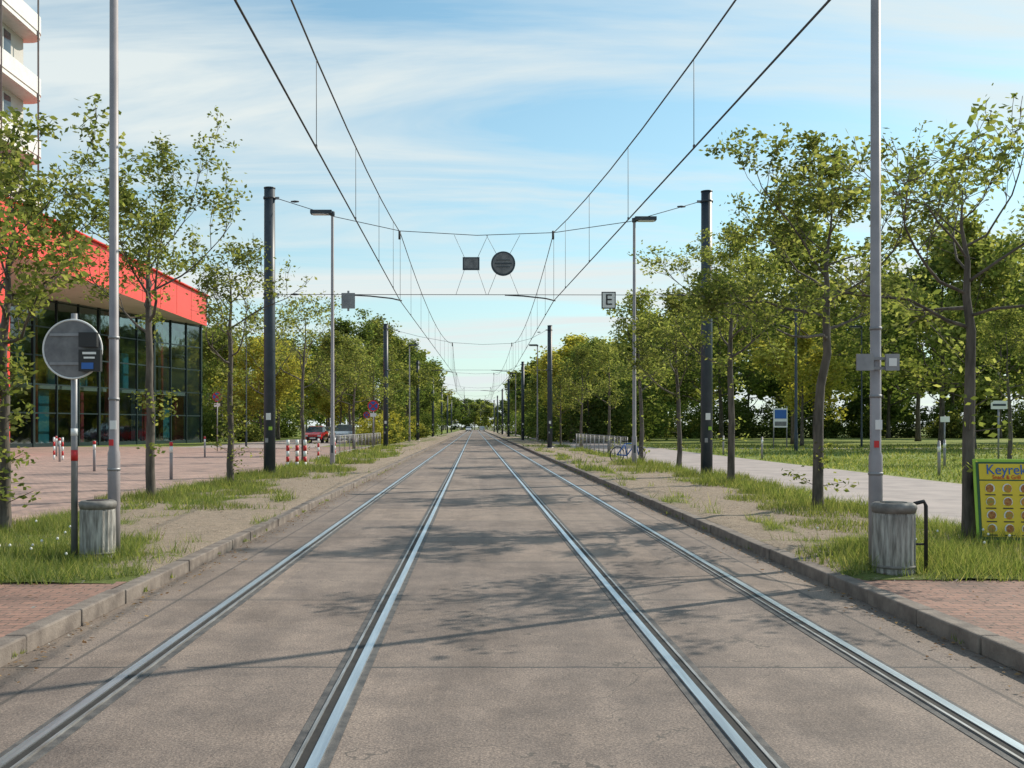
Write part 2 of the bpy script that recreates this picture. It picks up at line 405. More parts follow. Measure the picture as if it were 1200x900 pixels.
tufts([((KL-.02) if rd.random() < .5 else (KR+.02), rd.uniform(5, 45), rd.uniform(.04, .12), 26, rd.uniform(.04, .11)) for _ in range(70)], 9, 'kerb_weeds', .03)
b = MB(); rd = random.Random(2)
for _ in range(46):
    if rd.random() < .65: x, y = rd.uniform(-6.9, -4.2), rd.uniform(9.9, 12.6)
    else: x, y = rd.uniform(4.4, 6.9), rd.uniform(10.1, 14)
    h = rd.uniform(.16, .3); b.tube([(x, y, SW), (x+rd.uniform(-.03, .03), y, SW+h)], .0025, 4, 1)
    b.tube([(x, y, SW+h-.015), (x, y, SW+h-.008), (x, y, SW+h+.006), (x, y, SW+h+.015)], [.004, .013, .013, .004], 7, 0)
b.build('dandelions', [M_dand, M_grassb])
def scatter(name, n, mat, s0, s1, road_frac, seed):
    rg = np.random.default_rng(seed); side = rg.random(n) < .5
    X = np.where(side, KL+.02+np.abs(rg.normal(0, .16, n)), KR-.02-np.abs(rg.normal(0, .16, n)))
    m2 = rg.random(n) > road_frac; X = np.where(m2, np.where(side, KL-.2-rg.random(n)*3.3, KR+.2+rg.random(n)*3), X)
    Y = rg.uniform(3, 38, n); Z = np.where(m2, SW+.016, .012)
    a = rg.uniform(0, 6.28, n); s = rg.uniform(s0, s1, n)
    P = np.empty((n, 4, 3))
    for k, (u, v) in enumerate(((-1, 0), (0, .6), (1, 0), (0, -.6))):
        P[:, k, 0] = X+s*(u*np.cos(a)-v*np.sin(a)); P[:, k, 1] = Y+s*(u*np.sin(a)+v*np.cos(a)); P[:, k, 2] = Z+rg.uniform(0, s1*.5, n)
    o = bpy.data.objects.new(name, np_mesh(name, P.reshape(-1, 3), 4, mat)); COL.objects.link(o)
scatter('fallen_leaves', 2400, M_litter, .008, .028, .55, 12)
scatter('pebbles', 5000, M_pebble, .006, .022, .12, 13)

# ------------------------------------------------------------------ trees
def leaf_quads(nodes, per, sd, size, rg, flat=.5):
    nodes = np.array(nodes); n = len(nodes)*per
    c = np.repeat(nodes, per, 0) + rg.normal(0, sd, (n, 3))*np.array([1, 1, .75])
    a = rg.normal(0, 1, (n, 3)); a[:, 2] = a[:, 2]*flat-.2; a /= np.linalg.norm(a, axis=1)[:, None]
    t = rg.normal(0, 1, (n, 3)); b = np.cross(a, t); b /= np.linalg.norm(b, axis=1)[:, None]
    s = (size*rg.uniform(.6, 1.25, n))[:, None]
    P = np.empty((n, 4, 3)); P[:, 0] = c-a*s; P[:, 1] = c+b*s*.55+a*s*.1; P[:, 2] = c+a*s; P[:, 3] = c-b*s*.55+a*s*.1
    return P.reshape(-1, 3)
def tree_mesh(name, seed, H, th, spread, r0, leafm, per=8, sd=.12, size=.05, n1=9, n2=5, n3=4, seg=7, up=.55, shoots=0, bare=0.0, el=(25, 55), thick=1.0, wob=.006):
    rd = random.Random(seed); rg = np.random.default_rng(seed); b = MB(); nodes = []
    def branch(p, d, L, r, lvl, nseg):
        pts = [p.copy()]; rads = [r]; q = p.copy(); d = d.normalized()
        for i in range(nseg):
            d = (d + Vector((rd.gauss(0, .22), rd.gauss(0, .22), rd.gauss(0, .15)+up*.22))).normalized()
            q = q + d*(L/nseg); pts.append(q.copy()); rads.append(max(.004*thick, r*(1-(i+1)/nseg*.78)))
        b.tube(pts, rads, seg if lvl < 1 else (5 if lvl == 1 else 3), 0, cap=False)
        return pts, d
    pts = []; rads = []; x = y = 0; k = 10
    for i in range(k+1):
        t = i/k; pts.append(Vector((x, y, t*H*.86))); x += rd.gauss(0, wob*H*(.3+t)); y += rd.gauss(0, wob*H*(.3+t))
        rads.append(r0*(1.25 if i == 0 else 1)*(1-.35*min(1, t*H*.86/th))*(1 if t*H*.86 < th else max(.12, 1-(t*H*.86-th)/(H*.86-th)*.9)))
    pts.insert(1, Vector((0, 0, .25*H/7))); rads.insert(1, r0)
    b.tube(pts, rads, seg+2, 0, cap=True)
    def on_trunk(z):
        for i in range(len(pts)-1):
            if pts[i+1].z >= z: 
                t = (z-pts[i].z)/(pts[i+1].z-pts[i].z); return pts[i].lerp(pts[i+1], t), rads[i]*(1-t)+rads[i+1]*t
        return pts[-1], rads[-1]
    az = rd.uniform(0, 6.28)
    for i in range(n1):
        t = (i+.3*rd.random())/n1; z = th*.92+(H*.84-th*.92)*t**1.05
        p, r = on_trunk(z); az += 2.4+rd.gauss(0, .35)
        e = R(el[0]+(el[1]-el[0])*t+rd.gauss(0, 7)); prof = math.sin(math.pi*min(1, .28+.72*t)**.9)*.65+.38
        L = spread*prof*rd.uniform(.75, 1.2)
        d = Vector((math.cos(az)*math.cos(e), math.sin(az)*math.cos(e), math.sin(e)))
        bp, bd = branch(p, d, L, r*rd.uniform(.42, .62), 1, 6)
        for j in range(n2):
            u = .3+.7*(j+rd.random()*.6)/n2; idx = min(5, int(u*6)); q = bp[idx].lerp(bp[idx+1], (u*6) % 1 if idx < 6 else 0)
            dd = (bp[idx+1]-bp[idx]).normalized()+Vector((rd.gauss(0, .65), rd.gauss(0, .65), rd.gauss(.1, .45)))
            sp, sdd = branch(q, dd, L*rd.uniform(.28, .52), r*.2, 2, 4)
            isbare = rd.random() < bare
            for m in range(n3):
                v = rd.uniform(.25, 1); ii = min(3, int(v*4)); w = sp[ii].lerp(sp[ii+1], (v*4) % 1 if v < 1 else 1)
                d3 = (sp[ii+1]-sp[ii]).normalized()+Vector((rd.gauss(0, .7), rd.gauss(0, .7), rd.gauss(.1, .5)))
                tp, _ = branch(w, d3, L*rd.uniform(.1, .24), max(.005*thick, r*.08), 3, 2)
                if not isbare or rd.random() < .25: nodes.extend([tp[-1], tp[1]])
            if not isbare: nodes.append(sp[-1])
    for s in range(shoots):
        z = rd.uniform(.35, th*.95); a = rd.uniform(0, 6.28); p, r = on_trunk(z); L = rd.uniform(.15, .5)
        q = p+Vector((math.cos(a)*L, math.sin(a)*L, rd.uniform(.05, .3))); b.tube([p, q], [.008, .004], 3, 0, cap=False)
        nodes.extend([q, p.lerp(q, .6)])
    nodes = [tuple(v) for v in nodes]
    L = leaf_quads(nodes, per, sd, size, rg)
    nv = len(b.v); q = len(L)
    me = bpy.data.meshes.new(name); 
    b.v += [tuple(r) for r in L]
    for i in range(q//4): b.f.append((nv+4*i, nv+4*i+1, nv+4*i+2, nv+4*i+3)); b.m.append(1); b.s.append(False)
    me.from_pydata(b.v, [], b.f); me.materials.append(M_bark); me.materials.append(leafm)
    me.polygons.foreach_set('material_index', b.m); me.polygons.foreach_set('use_smooth', b.s); me.update(); return me
def put(name, me, x, y, rz=0, s=1, z=SW-.03, parent=None, sz=None):
    o = bpy.data.objects.new(name, me); o.location = (x, y, z); o.rotation_euler = (0, 0, rz); o.scale = (s, s, sz or s)
    COL.objects.link(o); 
    if parent: o.parent = parent
    return o
T = [ # x y H th spread r0 seed per bare shoots rot elev up
    (-6.5, 13.8, 5.5, 2.9, 2.2, .085, 11, 11, .1, 46, 0, (5, 50), .4),
    (-6.6, 20.3, 6.8, 3.7, 2.4, .10, 12, 12, .1, 8, 1, (5, 50), .35),
    (-6.05, 24.7, 6.5, 3.3, 1.7, .09, 13, 6, .4, 40, 2, (20, 60), .55),
    (6.35, 12.8, 5.3, 3.0, 2.2, .085, 24, 5, .4, 6, 0, (5, 45), .3),
    (6.07, 17.6, 6.5, 3.3, 2.4, .10, 15, 15, .05, 6, .5, (8, 55), .4),
    (6.55, 25.4, 6.6, 3.3, 2.0, .10, 16, 12, .08, 6, 2.2, (10, 55), .45),
]
for i, (x, y, H, th, sp, r0, sd_, per, bare, sh, rot, el, up) in enumerate(T):
    me = tree_mesh('street_tree', sd_, H, th, sp, r0, M_leaf, per=per, sd=.10, size=.052, n1=11, n2=6, n3=4, bare=bare, shoots=sh, el=el, up=up)
    put('street_tree', me, x, y, rot)
SV = [tree_mesh('street_tree_mid', 40+i, 7.6, 3.1, 2.1, .11, M_leaf, per=8, sd=.16, size=.08, n1=10, n2=5, n3=4, shoots=4, bare=.08, el=(10, 55), up=.45) for i in range(3)]
SVs = tree_mesh('street_tree_sparse', 50, 7.8, 3.4, 2.0, .10, M_leaf, per=5, sd=.15, size=.07, n1=10, n2=5, n3=4, shoots=12, bare=.35)
for k, (x, y, v, s) in enumerate([(-7.2, 42, 3, .98), (-7.1, 34.5, 3, .8), (7.4, 36, 0, .9), (7.2, 43, 1, 1), (7.3, 54, 2, .85), (7.3, 68, 1, .95), (7.1, 82, 2, .8),
        (-7.4, 52, 0, .9), (-7.5, 62, 1, .95), (-7.3, 72, 2, 1.0), (21.5, 40, 1, .85)]):
    put('street_tree', SVs if v == 3 else SV[v], x, y, k*1.7, s)
BV = [tree_mesh('park_tree', 60+i, 18, 5.2, 6.2+.5*(i % 2), .28, M_leafd if i % 2 else M_leaf, per=11, sd=.5, size=.24, n1=15, n2=6, n3=4, seg=7, el=(8, 60), thick=4, up=.45) for i in range(4)]
FV = [tree_mesh('far_tree', 80+i, 18, 4.2, 6.4, .28, M_leafd if i % 2 else M_leaf, per=12, sd=.7, size=.5, n1=12, n2=4, n3=3, seg=5, el=(8, 60), thick=4, up=.45) for i in range(3)]
YV = tree_mesh('yellow_maple_tree', 70, 11, 2.6, 4.2, .2, M_leafy, per=11, sd=.4, size=.2, n1=13, n2=6, n3=4, el=(5, 60), thick=3)
rd = random.Random(77)
placed = []
def try_put(x, y, mind):
    for a, b_ in placed:
        if (a-x)**2+(b_-y)**2 < mind**2: return False
    placed.append((x, y)); return True
prk = [(27, 84), (38, 81), (50, 86), (22, 96), (34, 98), (45, 101), (64, 98), (28, 113), (18, 112), (40, 117), (32, 64), (43, 70)]
for k, (x, y) in enumerate(prk):
    placed.append((x, y)); put('park_tree', BV[k % 4], x, y, k*2.1, rd.uniform(.84, 1.14)*(.72 if x < 25 else 1)*(.86 if y < 75 else 1))
mass = empty('distant_tree_mass')
k = 0
for _ in range(500):
    x = rd.uniform(15, 135); y = rd.uniform(124, 180)
    if x > y*.6+6 or not try_put(x, y, 12): continue
    put('tree_crown', FV[k % 3], x, y, k*1.3, rd.uniform(.8, 1.1)*(.7 if x < 22 else 1), parent=mass); k += 1
for (x, y, s, v) in [(-11.5, 92, .62, 1), (-10, 108, .72, 0), (-11, 122, .75, 2), (-9.5, 138, .7, 1), (-10.5, 155, .75, 3), (-10, 175, .8, 0), (-10, 200, .8, 1), (-11, 228, .85, 2),
                     (-27, 104, .66, 2), (-24, 122, .66, 3), (-33, 130, .8, 1), (-30, 148, .8, 0), (-40, 155, .9, 2), (-23, 155, .8, 1), (-26, 185, .9, 0),
                     (10.5, 92, .52, 3), (11, 108, .55, 1), (10, 126, .58, 0), (10.5, 148, .62, 2), (10, 172, .66, 1), (10, 200, .7, 3), (11, 235, .8, 0)]:
    put('roadside_tree', BV[v] if y < 140 else FV[v % 3], x, y, x*3+y, s)
for (x, y, s) in [(-21.5, 100, .95), (-19, 130, 1.1), (-17.5, 84, .65), (9.6, 99, .85), (-11, 240, 1.2), (-22.5, 114, 1.0), (12, 118, 1.1), (-14, 104, .7), (25, 76, .8)]:
    put('yellow_maple_tree', YV, x, y, x+y, s)
k = 0
for _ in range(300):
    x = rd.uniform(-200, 60); y = rd.uniform(260, 440)
    if abs(x) < 9 or abs(x) > y*.5 or not try_put(x, y, 16): continue
    put('tree_crown', FV[k % 3], x, y, k*1.3, rd.uniform(.75, .95), parent=mass); k += 1
for k, (x, y, s) in enumerate([(-14, 455, .9), (-6, 462, .85), (0, 470, .82), (6, 462, .85), (14, 455, .9), (-22, 480, 1), (22, 480, 1), (-3, 500, 1), (-10, 505, 1), (9, 505, .95), (3, 510, 1)]):
    put('tree_crown', FV[k % 3], x, y, k*1.9, s, parent=mass, z=-2.5)
def shrub_mesh(seed, r, h, leafm, n=160, per=22, size=.1):
    rg = np.random.default_rng(seed); d = rg.normal(0, 1, (n, 3)); d /= np.linalg.norm(d, axis=1)[:, None]
    rr = rg.uniform(.35, 1, n)**.5
    c = d*rr[:, None]*np.array([r, r, h*.55])*(1+.25*rg.normal(0, 1, n))[:, None]; c[:, 2] = np.abs(c[:, 2]+h*.42)
    return np_mesh('shrub', leaf_quads(c, per, r*.11, size, rg), 4, leafm)
SH = [shrub_mesh(1, 1.5, 2.4, M_leafy), shrub_mesh(2, 1.6, 2.6, M_leafd), shrub_mesh(3, 1.2, 1.6, M_leaf)]
SHB = shrub_mesh(4, 3.2, 6.5, M_leafd, 330, 20, .2)
for k, (x, y, v, s) in enumerate([(-8.3, 82, 0, 1), (-8.0, 88, 2, 1.2), (-8.6, 95, 0, 1.3), (-8.2, 104, 1, 1.1), (-8.4, 116, 0, 1.3), (-8, 130, 2, 1.5), (-8.3, 150, 1, 1.5), (-8.5, 175, 1, 1.8),
        (8.2, 100, 1, 1), (8.3, 112, 2, 1.2), (8.5, 130, 1, 1.3), (8.4, 155, 1, 1.4), (-26.6, 98, 1, 1.3), (8.5, 190, 1, 1.7), (-22, 97, 2, 1.1)]):
    put('shrub', SH[v], x, y, k, s)
for k, (x, y, s) in enumerate([(11.5, 93, .95), (14.5, 99, 1.05), (9.6, 120, .9), (-13, 210, 1.3), (17, 108, 1.2)]): put('yew_bush', SHB, x, y, k, s)
hd = empty('hedge_mass')
for k in range(40):
    x = 22+k*3; y = 128+((k*7) % 13); put('hedge_clump', SH[1+(k % 2)], x, y, k, 1.9, parent=hd)
for k in range(26):
    x = -26-k*2.9; y = 135+((k*7) % 9); put('hedge_clump', SH[1+(k % 2)], x, y, k, 1.9, parent=hd)

# ------------------------------------------------------------------ overhead line
SUP = [-9, 29.5, 68.7, 107, 146, 185, 224, 263, 302, 341, 380]
LX = [-2.0, -2.2, -1.5, -1.9, -1.5, -1.8, -1.5, -1.8, -1.5, -1.8, -1.5]
RX = [3.75, 2.35, 2.6, 2.1, 2.4, 2.0, 2.3, 2.0, 2.3, 2.0, 2.3]
def catenary(XS):
    b = MB(); zc = 5.33; zm = 7.35; sag = .85
    cp = [(x, y, zc) for x, y in zip(XS, SUP)]
    b.tube(cp, .0125, 5)
    mp = []
    for i in range(len(SUP)-1):
        for k in range(12):
            t = k/12; mp.append((XS[i]*(1-t)+XS[i+1]*t, SUP[i]*(1-t)+SUP[i+1]*t, zm-sag*4*t*(1-t)))
        for t in (.1, .22, .34, .46, .58, .7, .82, .93):
            x = XS[i]*(1-t)+XS[i+1]*t; y = SUP[i]*(1-t)+SUP[i+1]*t
            b.tube([(x, y, zc), (x, y, zm-sag*4*t*(1-t))], .005, 4)
            b.box(x, y, zc+.02, .02, .05, .05)
    b.tube(mp, .0125, 5); return b.build('overhead_contact_wire', [M_wire])
catenary(LX); catenary(RX)
PL = [-6.07, -6.12, -6.1, -6.1, -6.1, -6.1, -6.1]; PR = [6.88, 5.2, 5.2, 5.0, 5.2, 5.2, 5.2]
def tram_pole(x, y, h, side):
    b = MB(); r = .175
    b.tube([(x, y, SW-.05), (x, y, h*.5), (x, y, h)], [r, r*.97, r*.92], 16)
    b.tube([(x, y, h), (x, y, h+.03), (x, y, h+.05)], [r*.99, r*.99, r*.5], 16)
    b.tube([(x, y, SW-.04), (x, y, SW+.05)], .26, 16, 1)
    for z in (h-.28, 5.52): 
        b.tube([(x, y, z-.03), (x, y, z+.03)], r+.012, 16, 0); b.box(x-side*(r+.05), y, z, .12, .05, .07, 1)
    b.box(x, y-r-.004, 1.9, .14, .01, .2, 2); b.box(x+.06, y-r, 1.55, .1, .02, .1, 3); b.box(x-.05, y-r-.002, 1.2, .09, .012, .13, 1)
    b.build('tram_line_pole', [M_pole, M_galv, M_signwhite, M_lime])
for i in range(7):
    y = SUP[i+1]; tram_pole(PL[i], y, 8.65, -1); tram_pole(PR[i], y, 8.55, 1)
    b = MB(); xl, xr = LX[i+1], RX[i+1]
    top = [(PL[i]+.2, y, 8.37), ((PL[i]+xl)/2, y, 7.82), (xl, y, 7.4), ((xl+xr)/2, y, 7.27), (xr, y, 7.35), ((xr+PR[i])/2, y, 7.68), (PR[i]-.2, y, 8.27)]
    b.tube(top, .011, 5); b.tube([(PL[i]+.2, y, 5.52), (PR[i]-.2, y, 5.5)], .010, 5)
    for (x, z) in ((PL[i]+.75, 8.27), (PR[i]-.75, 8.12), (PL[i]+.75, 5.52), (PR[i]-.75, 5.5)):
        b.tube([(x-.12, y, z+.02*0), (x, y, z), (x+.12, y, z)], [.02, .035, .02], 8)
    for x in (xl, xr):
        b.tube([(x-1.45, y, 5.5), (x-.9, y, 5.47), (x-.25, y, 5.40), (x+.05, y, 5.33)], .022, 6)
        b.tube([(x, y, 5.33), (x, y, 7.36)], .006, 4)
        b.tube([(x-.02, y, 7.15), (x-.02, y, 7.4)], .035, 8)
    b.build('span_wire', [M_wire])
Y1 = 29.5
b = MB(); b.box(-.1, Y1, 6.43, .5, .06, .38, 0); b.box(-.1, Y1-.035, 6.43, .42, .01, .3, 1)
for sx in (-1, 1):
    b.tube([(-.1+sx*.2, Y1, 6.62), (-.1+sx*.5, Y1, 7.28)], .006, 4); b.tube([(-.1+sx*.2, Y1, 6.24), (-.1+sx*.45, Y1, 5.51)], .006, 4)
b.build('hanging_signal_plate', [M_pole, M_signback])
b = MB(); b.tube([(.85, Y1-.04, 6.43), (.85, Y1+.04, 6.43)], .36, 36, 0, smooth=False); b.tube([(.85, Y1-.052, 6.43), (.85, Y1-.041, 6.43)], .31, 36, 1, smooth=False)
b.box(.85, Y1-.06, 6.43, .5, .01, .03, 0); b.box(.85, Y1-.06, 6.53, .4, .01, .02, 0); b.box(.85, Y1-.06, 6.33, .4, .01, .02, 0)
for sx in (-1, 1):
    b.tube([(.85+sx*.2, Y1, 6.72), (.85+sx*.5, Y1, 7.28)], .006, 4); b.tube([(.85+sx*.2, Y1, 6.14), (.85+sx*.45, Y1, 5.51)], .006, 4)
b.build('hanging_round_signal', [M_pole, M_signback])
e = empty('electric_section_sign', (3.97, Y1-.04, 5.34))
MB().box(0, 0, 0, .42, .03, .5, 0).box(0, -.004, 0, .36, .03, .44, 1).build('plate', [M_black, M_signwhite], e)
text('letter', 'E', .46, (0, -.024, 0), M_black, e)
MB().box(-3.74, Y1, 5.33, .4, .04, .46, 0).box(-3.74, Y1+.03, 5.33, .06, .04, .6, 1).build('wire_sign_plate', [M_galv, M_galv])

# ------------------------------------------------------------------ lamps
def flat_lamp(x, y, h, side, r=.075, m=M_lampgrey):
    b = MB(); b.tube([(x, y, SW-.05), (x, y, 1.2), (x, y, 1.25), (x, y, h)], [r*1.35, r*1.3, r, r*.7], 12)
    b.box(x+side*.42, y, h+.03, .82, .34, .14, 1); b.box(x+side*.45, y, h-.05, .62, .28, .03, 2)
    b.tube([(x, y, h-.1), (x, y, h+.06)], .09, 10, 1); b.box(x, y-r*1.3, .75, .08, .02, .3, 1)
    b.build('street_lamp', [m, M_pole, M_light], bevel=.01)
flat_lamp(-5.42, 38, 9.75, -1); flat_lamp(6.1, 38, 9.5, 1)
flat_lamp(-17.2, 75, 9.8, 1, .06, M_pole); flat_lamp(19.7, 61, 10.1, -1, .09, M_pole); flat_lamp(28, 72, 8.8, -1, .06, M_pole)
flat_lamp(-6.4, 98, 9.6, 1); flat_lamp(6.2, 98, 9.6, -1); flat_lamp(6.2, 150, 9.6, -1)
def near_lamp(x, y, side):
    b = MB(); h = 9.6
    b.tube([(x, y, SW-.05), (x, y, 1.3), (x, y, 1.34), (x, y, h)], [.07, .068, .055, .042], 16)
    b.box(x-side*.42, y, h+.03, .82, .34, .14, 1); b.box(x-side*.45, y, h-.05, .62, .28, .03, 2)
    for z in (1.1, 1.9, 2.6): b.tube([(x, y, z), (x, y, z+.03)], .062 if z > 1.3 else .074, 14, 3)
    b.box(x+.01, y-.056, 1.62, .07, .008, .1, 4); b.box(x-.012, y-.056, 1.42, .05, .008, .07, 5)
    return b.build('street_lamp', [M_lampgrey, M_pole, M_light, M_galv, M_signwhite, M_signred])
near_lamp(-4.11, 11.35, -1); near_lamp(4.15, 10.3, 1)
b = MB()
b.box(4.0, 10.2, 2.26, .17, .03, .17, 0); b.box(4.28, 10.2, 2.26, .14, .03, .17, 0); b.box(4.15, 10.235, 2.3, .3, .02, .03, 1); b.box(4.15, 10.235, 2.2, .3, .02, .03, 1)
b.box(4.28, 10.182, 2.26, .08, .004, .08, 2)
b.build('stop_information_plate', [M_galv, M_galv, M_signwhite])

def bin_(x, y, r, h, hoop):
    b = MB(); prof = [(0, .94), (.04, 1), (.5, 1), (.82, 1), (.86, .97)]
    n = 40
    vs = len(b.v)
    for t, k in prof:
        for i in range(n):
            a = 2*math.pi*i/n; fl = 1-.045*(i % 2)
            b.v.append((x+r*k*fl*math.cos(a), y+r*k*fl*math.sin(a), SW+h*t))
    for j in range(len(prof)-1):
        for i in range(n):
            i2 = (i+1) % n; a = vs+j*n; b.face((a+i, a+i2, a+n+i2, a+n+i), 0)
    b.tube([(x, y, SW+h*.86), (x, y, SW+h*.93), (x, y, SW+h*.97), (x, y, SW+h)], [r*.99, r*1.07, r*1.05, r*.9], 28, 1)
    b.tube([(x, y, SW+h-.002), (x, y, SW+h+.006)], r*.62, 24, 2)
    b.tube([(x, y, SW+h*.1), (x, y, SW+h*.14)], r*1.012, 28, 1)
    if hoop:
        hx = x+r+.1
        b.tube([(hx-.1, y, SW+h*.98), (hx, y, SW+h+.01), (hx+.02, y, SW+h*.95), (hx+.02, y, SW-.03)], .02, 8, 2)
        b.tube([(x+r, y, SW+.3), (hx+.02, y, SW+.3)], .012, 6, 2)
    b.build('litter_bin', [M_binconc, M_bintop, M_black])
bin_(-4.2, 11.1, .19, .66, False); bin_(4.21, 10.0, .205, .72, True)

b = MB(); x, y = -4.46, 11.1
b.tube([(x, y, SW-.05), (x, y, 2.86)], .036, 14, 0)
zc = 2.46
b.tube([(x, y-.055, zc), (x, y-.045, zc)], .335, 48, 1, smooth=False)
ring = [(x+.325*math.cos(a*math.pi/24), y-.052, zc+.325*math.sin(a*math.pi/24)) for a in range(49)]
b.tube(ring, .012, 6, 3, cap=False)
for z in (zc-.16, zc+.16): b.box(x, y-.062, z, .5, .012, .03, 0); b.tube([(x, y, z-.02), (x, y, z+.02)], .046, 12, 0)
b.box(x+.2, y-.11, zc+.1, .2, .06, .16, 2); b.box(x+.22, y-.11, zc-.13, .24, .06, .24, 2)
b.box(x+.22, y-.143, zc-.05, .15, .006, .025, 3); b.box(x+.22, y-.143, zc-.10, .12, .006, .02, 3); b.box(x+.2, y-.143, zc-.19, .13, .006, .07, 5)
b.tube([(x, y, 1.22), (x, y, 1.34)], .038, 14, 4); b.tube([(x, y, 1.5), (x, y, 1.58)], .038, 14, 3)
b.build('traffic_sign_back', [M_galv, M_signback, M_black, M_signwhite, M_signred, M_signblue])

# ------------------------------------------------------------------ A-frame menu board
e = empty('menu_board', (6.66, 12.45, SW)); e.rotation_euler = (0, 0, R(-10)); e.scale = (.9, 1, 1)
th = R(-10)
b = MB(); b.box(0, 0, .55, .84, .03, 1.06, 0, rx=th)
b.build('frame', [M_lime], e, bevel=.01)
def onb(u, v, off=.02):
    return (u, -off*math.cos(th)+(v-.55)*-math.sin(th)*1.0, v+(-off)*math.sin(th))
def pl(name, u, v, w, h, mat, off):
    c = onb(u, v, off); MB().box(c[0], c[1], c[2], w, .006, h, 0, rx=th).build(name, [mat], e)
pl('panel', 0, .55, .77, .98, M_dgreen, .018); pl('menu_field', 0, .45, .70, .70, M_yellow, .024)
pl('title_field', 0, .91, .70, .20, M_yellow, .025)
rd = random.Random(1)
for r_ in range(4):
    for c_ in range(3):
        u = -.22+c_*.22; v = .70-r_*.165
        c = onb(u, v, .030); 
        MB().tube([(c[0], c[1]-.003, c[2]), (c[0], c[1]+.003, c[2])], .062, 20, 0).build('dish_plate', [M_signwhite], e)
        c = onb(u+rd.uniform(-.01, .01), v, .036)
        MB().tube([(c[0], c[1]-.003, c[2]), (c[0], c[1]+.003, c[2])], .052, 9, 0).build('dish_picture', [(M_food1, M_food2)[(r_+c_) % 2]], e)
        pl('dish_label', u, v-.078, .13, .014, M_black, .030)
c = onb(0, .93, .034); text('title', 'Keyrek', .18, c, M_signblue, e, (R(90)+th, 0, 0))
c = onb(0, .84, .034); text('subtitle', 'Snack & Grill', .07, c, M_signred, e, (R(90)+th, 0, 0))
b = MB(); b.box(0, .28, .52, .8, .025, 1.04, 0, rx=-th*1.6); b.build('back_leg', [M_black], e)

# ------------------------------------------------------------------ bollards, fences, signs
def bollard(x, y, h=.95, kind='rw', r=.045):
    b = MB()
    if kind == 'rw':
        n = 5
        for i in range(n): b.tube([(x, y, SW+h*i/n), (x, y, SW+h*(i+1)/n)], r, 12, i % 2)
    else:
        b.tube([(x, y, SW-.03), (x, y, SW+h)], r, 12, 2); b.tube([(x, y, SW+h*.72), (x, y, SW+h*.88)], r+.003, 12, 0)
        if kind == 'rt': b.tube([(x, y, SW+h*.9), (x, y, SW+h)], r+.004, 12, 1)
    b.tube([(x, y, SW+h), (x, y, SW+h+.02)], [r, r*.4], 12, 2)
    b.build('bollard', [M_signwhite, M_signred, M_lampgrey])
for (x, y) in ((-6.75, 36), (-6.45, 36.2), (-6.13, 36)): bollard(x, y, 1.0, 'rw', .06)
bollard(-6.9, 44); bollard(-6.6, 47)
bollard(-8.5, 27.9, 1.05, 'rt'); bollard(-12.6, 33, 1.0, 'rt'); bollard(-17.5, 42, 1.0, 'rt'); bollard(-18.2, 44, 1.0, 'rw'); bollard(-19, 45, 1, 'rw'); bollard(-13, 48, 1, 'rt'); bollard(-21, 50, 1, 'rt')
bollard(14.0, 30, 1.0, 'g'); bollard(15.4, 33, 1.0, 'g'); bollard(13.2, 33, .9, 'g'); bollard(17, 36, 1.0, 'g'); bollard(13.0, 45, 1.0, 'g'); bollard(13.0, 52, 1, 'g')
def fence(x, y0, y1):
    b = MB(); h = 1.02
    for z in (h, .18): b.tube([(x, y0, SW+z), (x, y1, SW+z)], .018, 6)
    y = y0
    while y <= y1+.01: b.tube([(x, y, SW-.03), (x, y, SW+h)], .024, 8); y += 2
    y = y0+.5
    while y < y1: b.tube([(x, y, SW+.18), (x, y, SW+h)], .008, 4); y += .5
    b.build('metal_railing', [M_galv])
fence(-6.9, 49, 73); fence(6.75, 44, 66)
def round_sign(x, y, z, kind, r=.3, h=None):
    b = MB(); b.tube([(x, y, SW-.03), (x, y, z+.25)], .032, 8, 0)
    b.tube([(x, y-.06, z), (x, y-.045, z)], r, 28, 1, smooth=False); b.tube([(x, y-.068, z), (x, y-.061, z)], r*.8, 28, 2, smooth=False)
    if kind == 'x':
        for s in (-1, 1):
            b.tube([(x-r*.55, y-.075, z-s*r*.55), (x+r*.55, y-.075, z+s*r*.55)], .035, 4, 1)
    else: b.box(x, y-.075, z, r*1.1, .01, r*.3, 3)
    b.box(x, y-.05, z-r-.2, .36, .01, .22, 3)
    b.build('traffic_sign', [M_galv, M_signred, M_signblue if kind == 'x' else M_signred, M_signwhite])
round_sign(-6.1, 60, 2.85, 'x', .34); round_sign(-15.5, 60, 3.4, 'x'); round_sign(-9.2, 85, 2.6, 'x')
b = MB(); b.box(20.9, 68, 2.2, .95, .06, 1.3, 0); b.box(20.9, 67.96, 2.45, .8, .02, .6, 1); b.box(20.9, 67.96, 1.8, .8, .02, .3, 2)
for s in (-.45, .45): b.tube([(20.9+s, 68.05, 0), (20.9+s, 68.05, 3)], .04, 8, 3)
b.build('information_board', [M_signwhite, M_signblue, M_signback, M_galv])
b = MB(); x, y = 20.0, 38
b.tube([(x, y, 0), (x, y, 2.55)], .035, 8, 1); b.box(x, y-.05, 2.43, .62, .03, .32, 0); b.box(x, y-.07, 2.43, .5, .01, .08, 2)
b.build('bus_stop_sign', [M_signwhite, M_galv, M_pole])
b = MB(); x, y = 25.5, 54
b.tube([(x, y, 0), (x, y, 2.2)], .04, 8, 1); b.box(x, y-.05, 2.0, .5, .03, .3, 0); b.build('path_sign', [M_signwhite, M_galv])

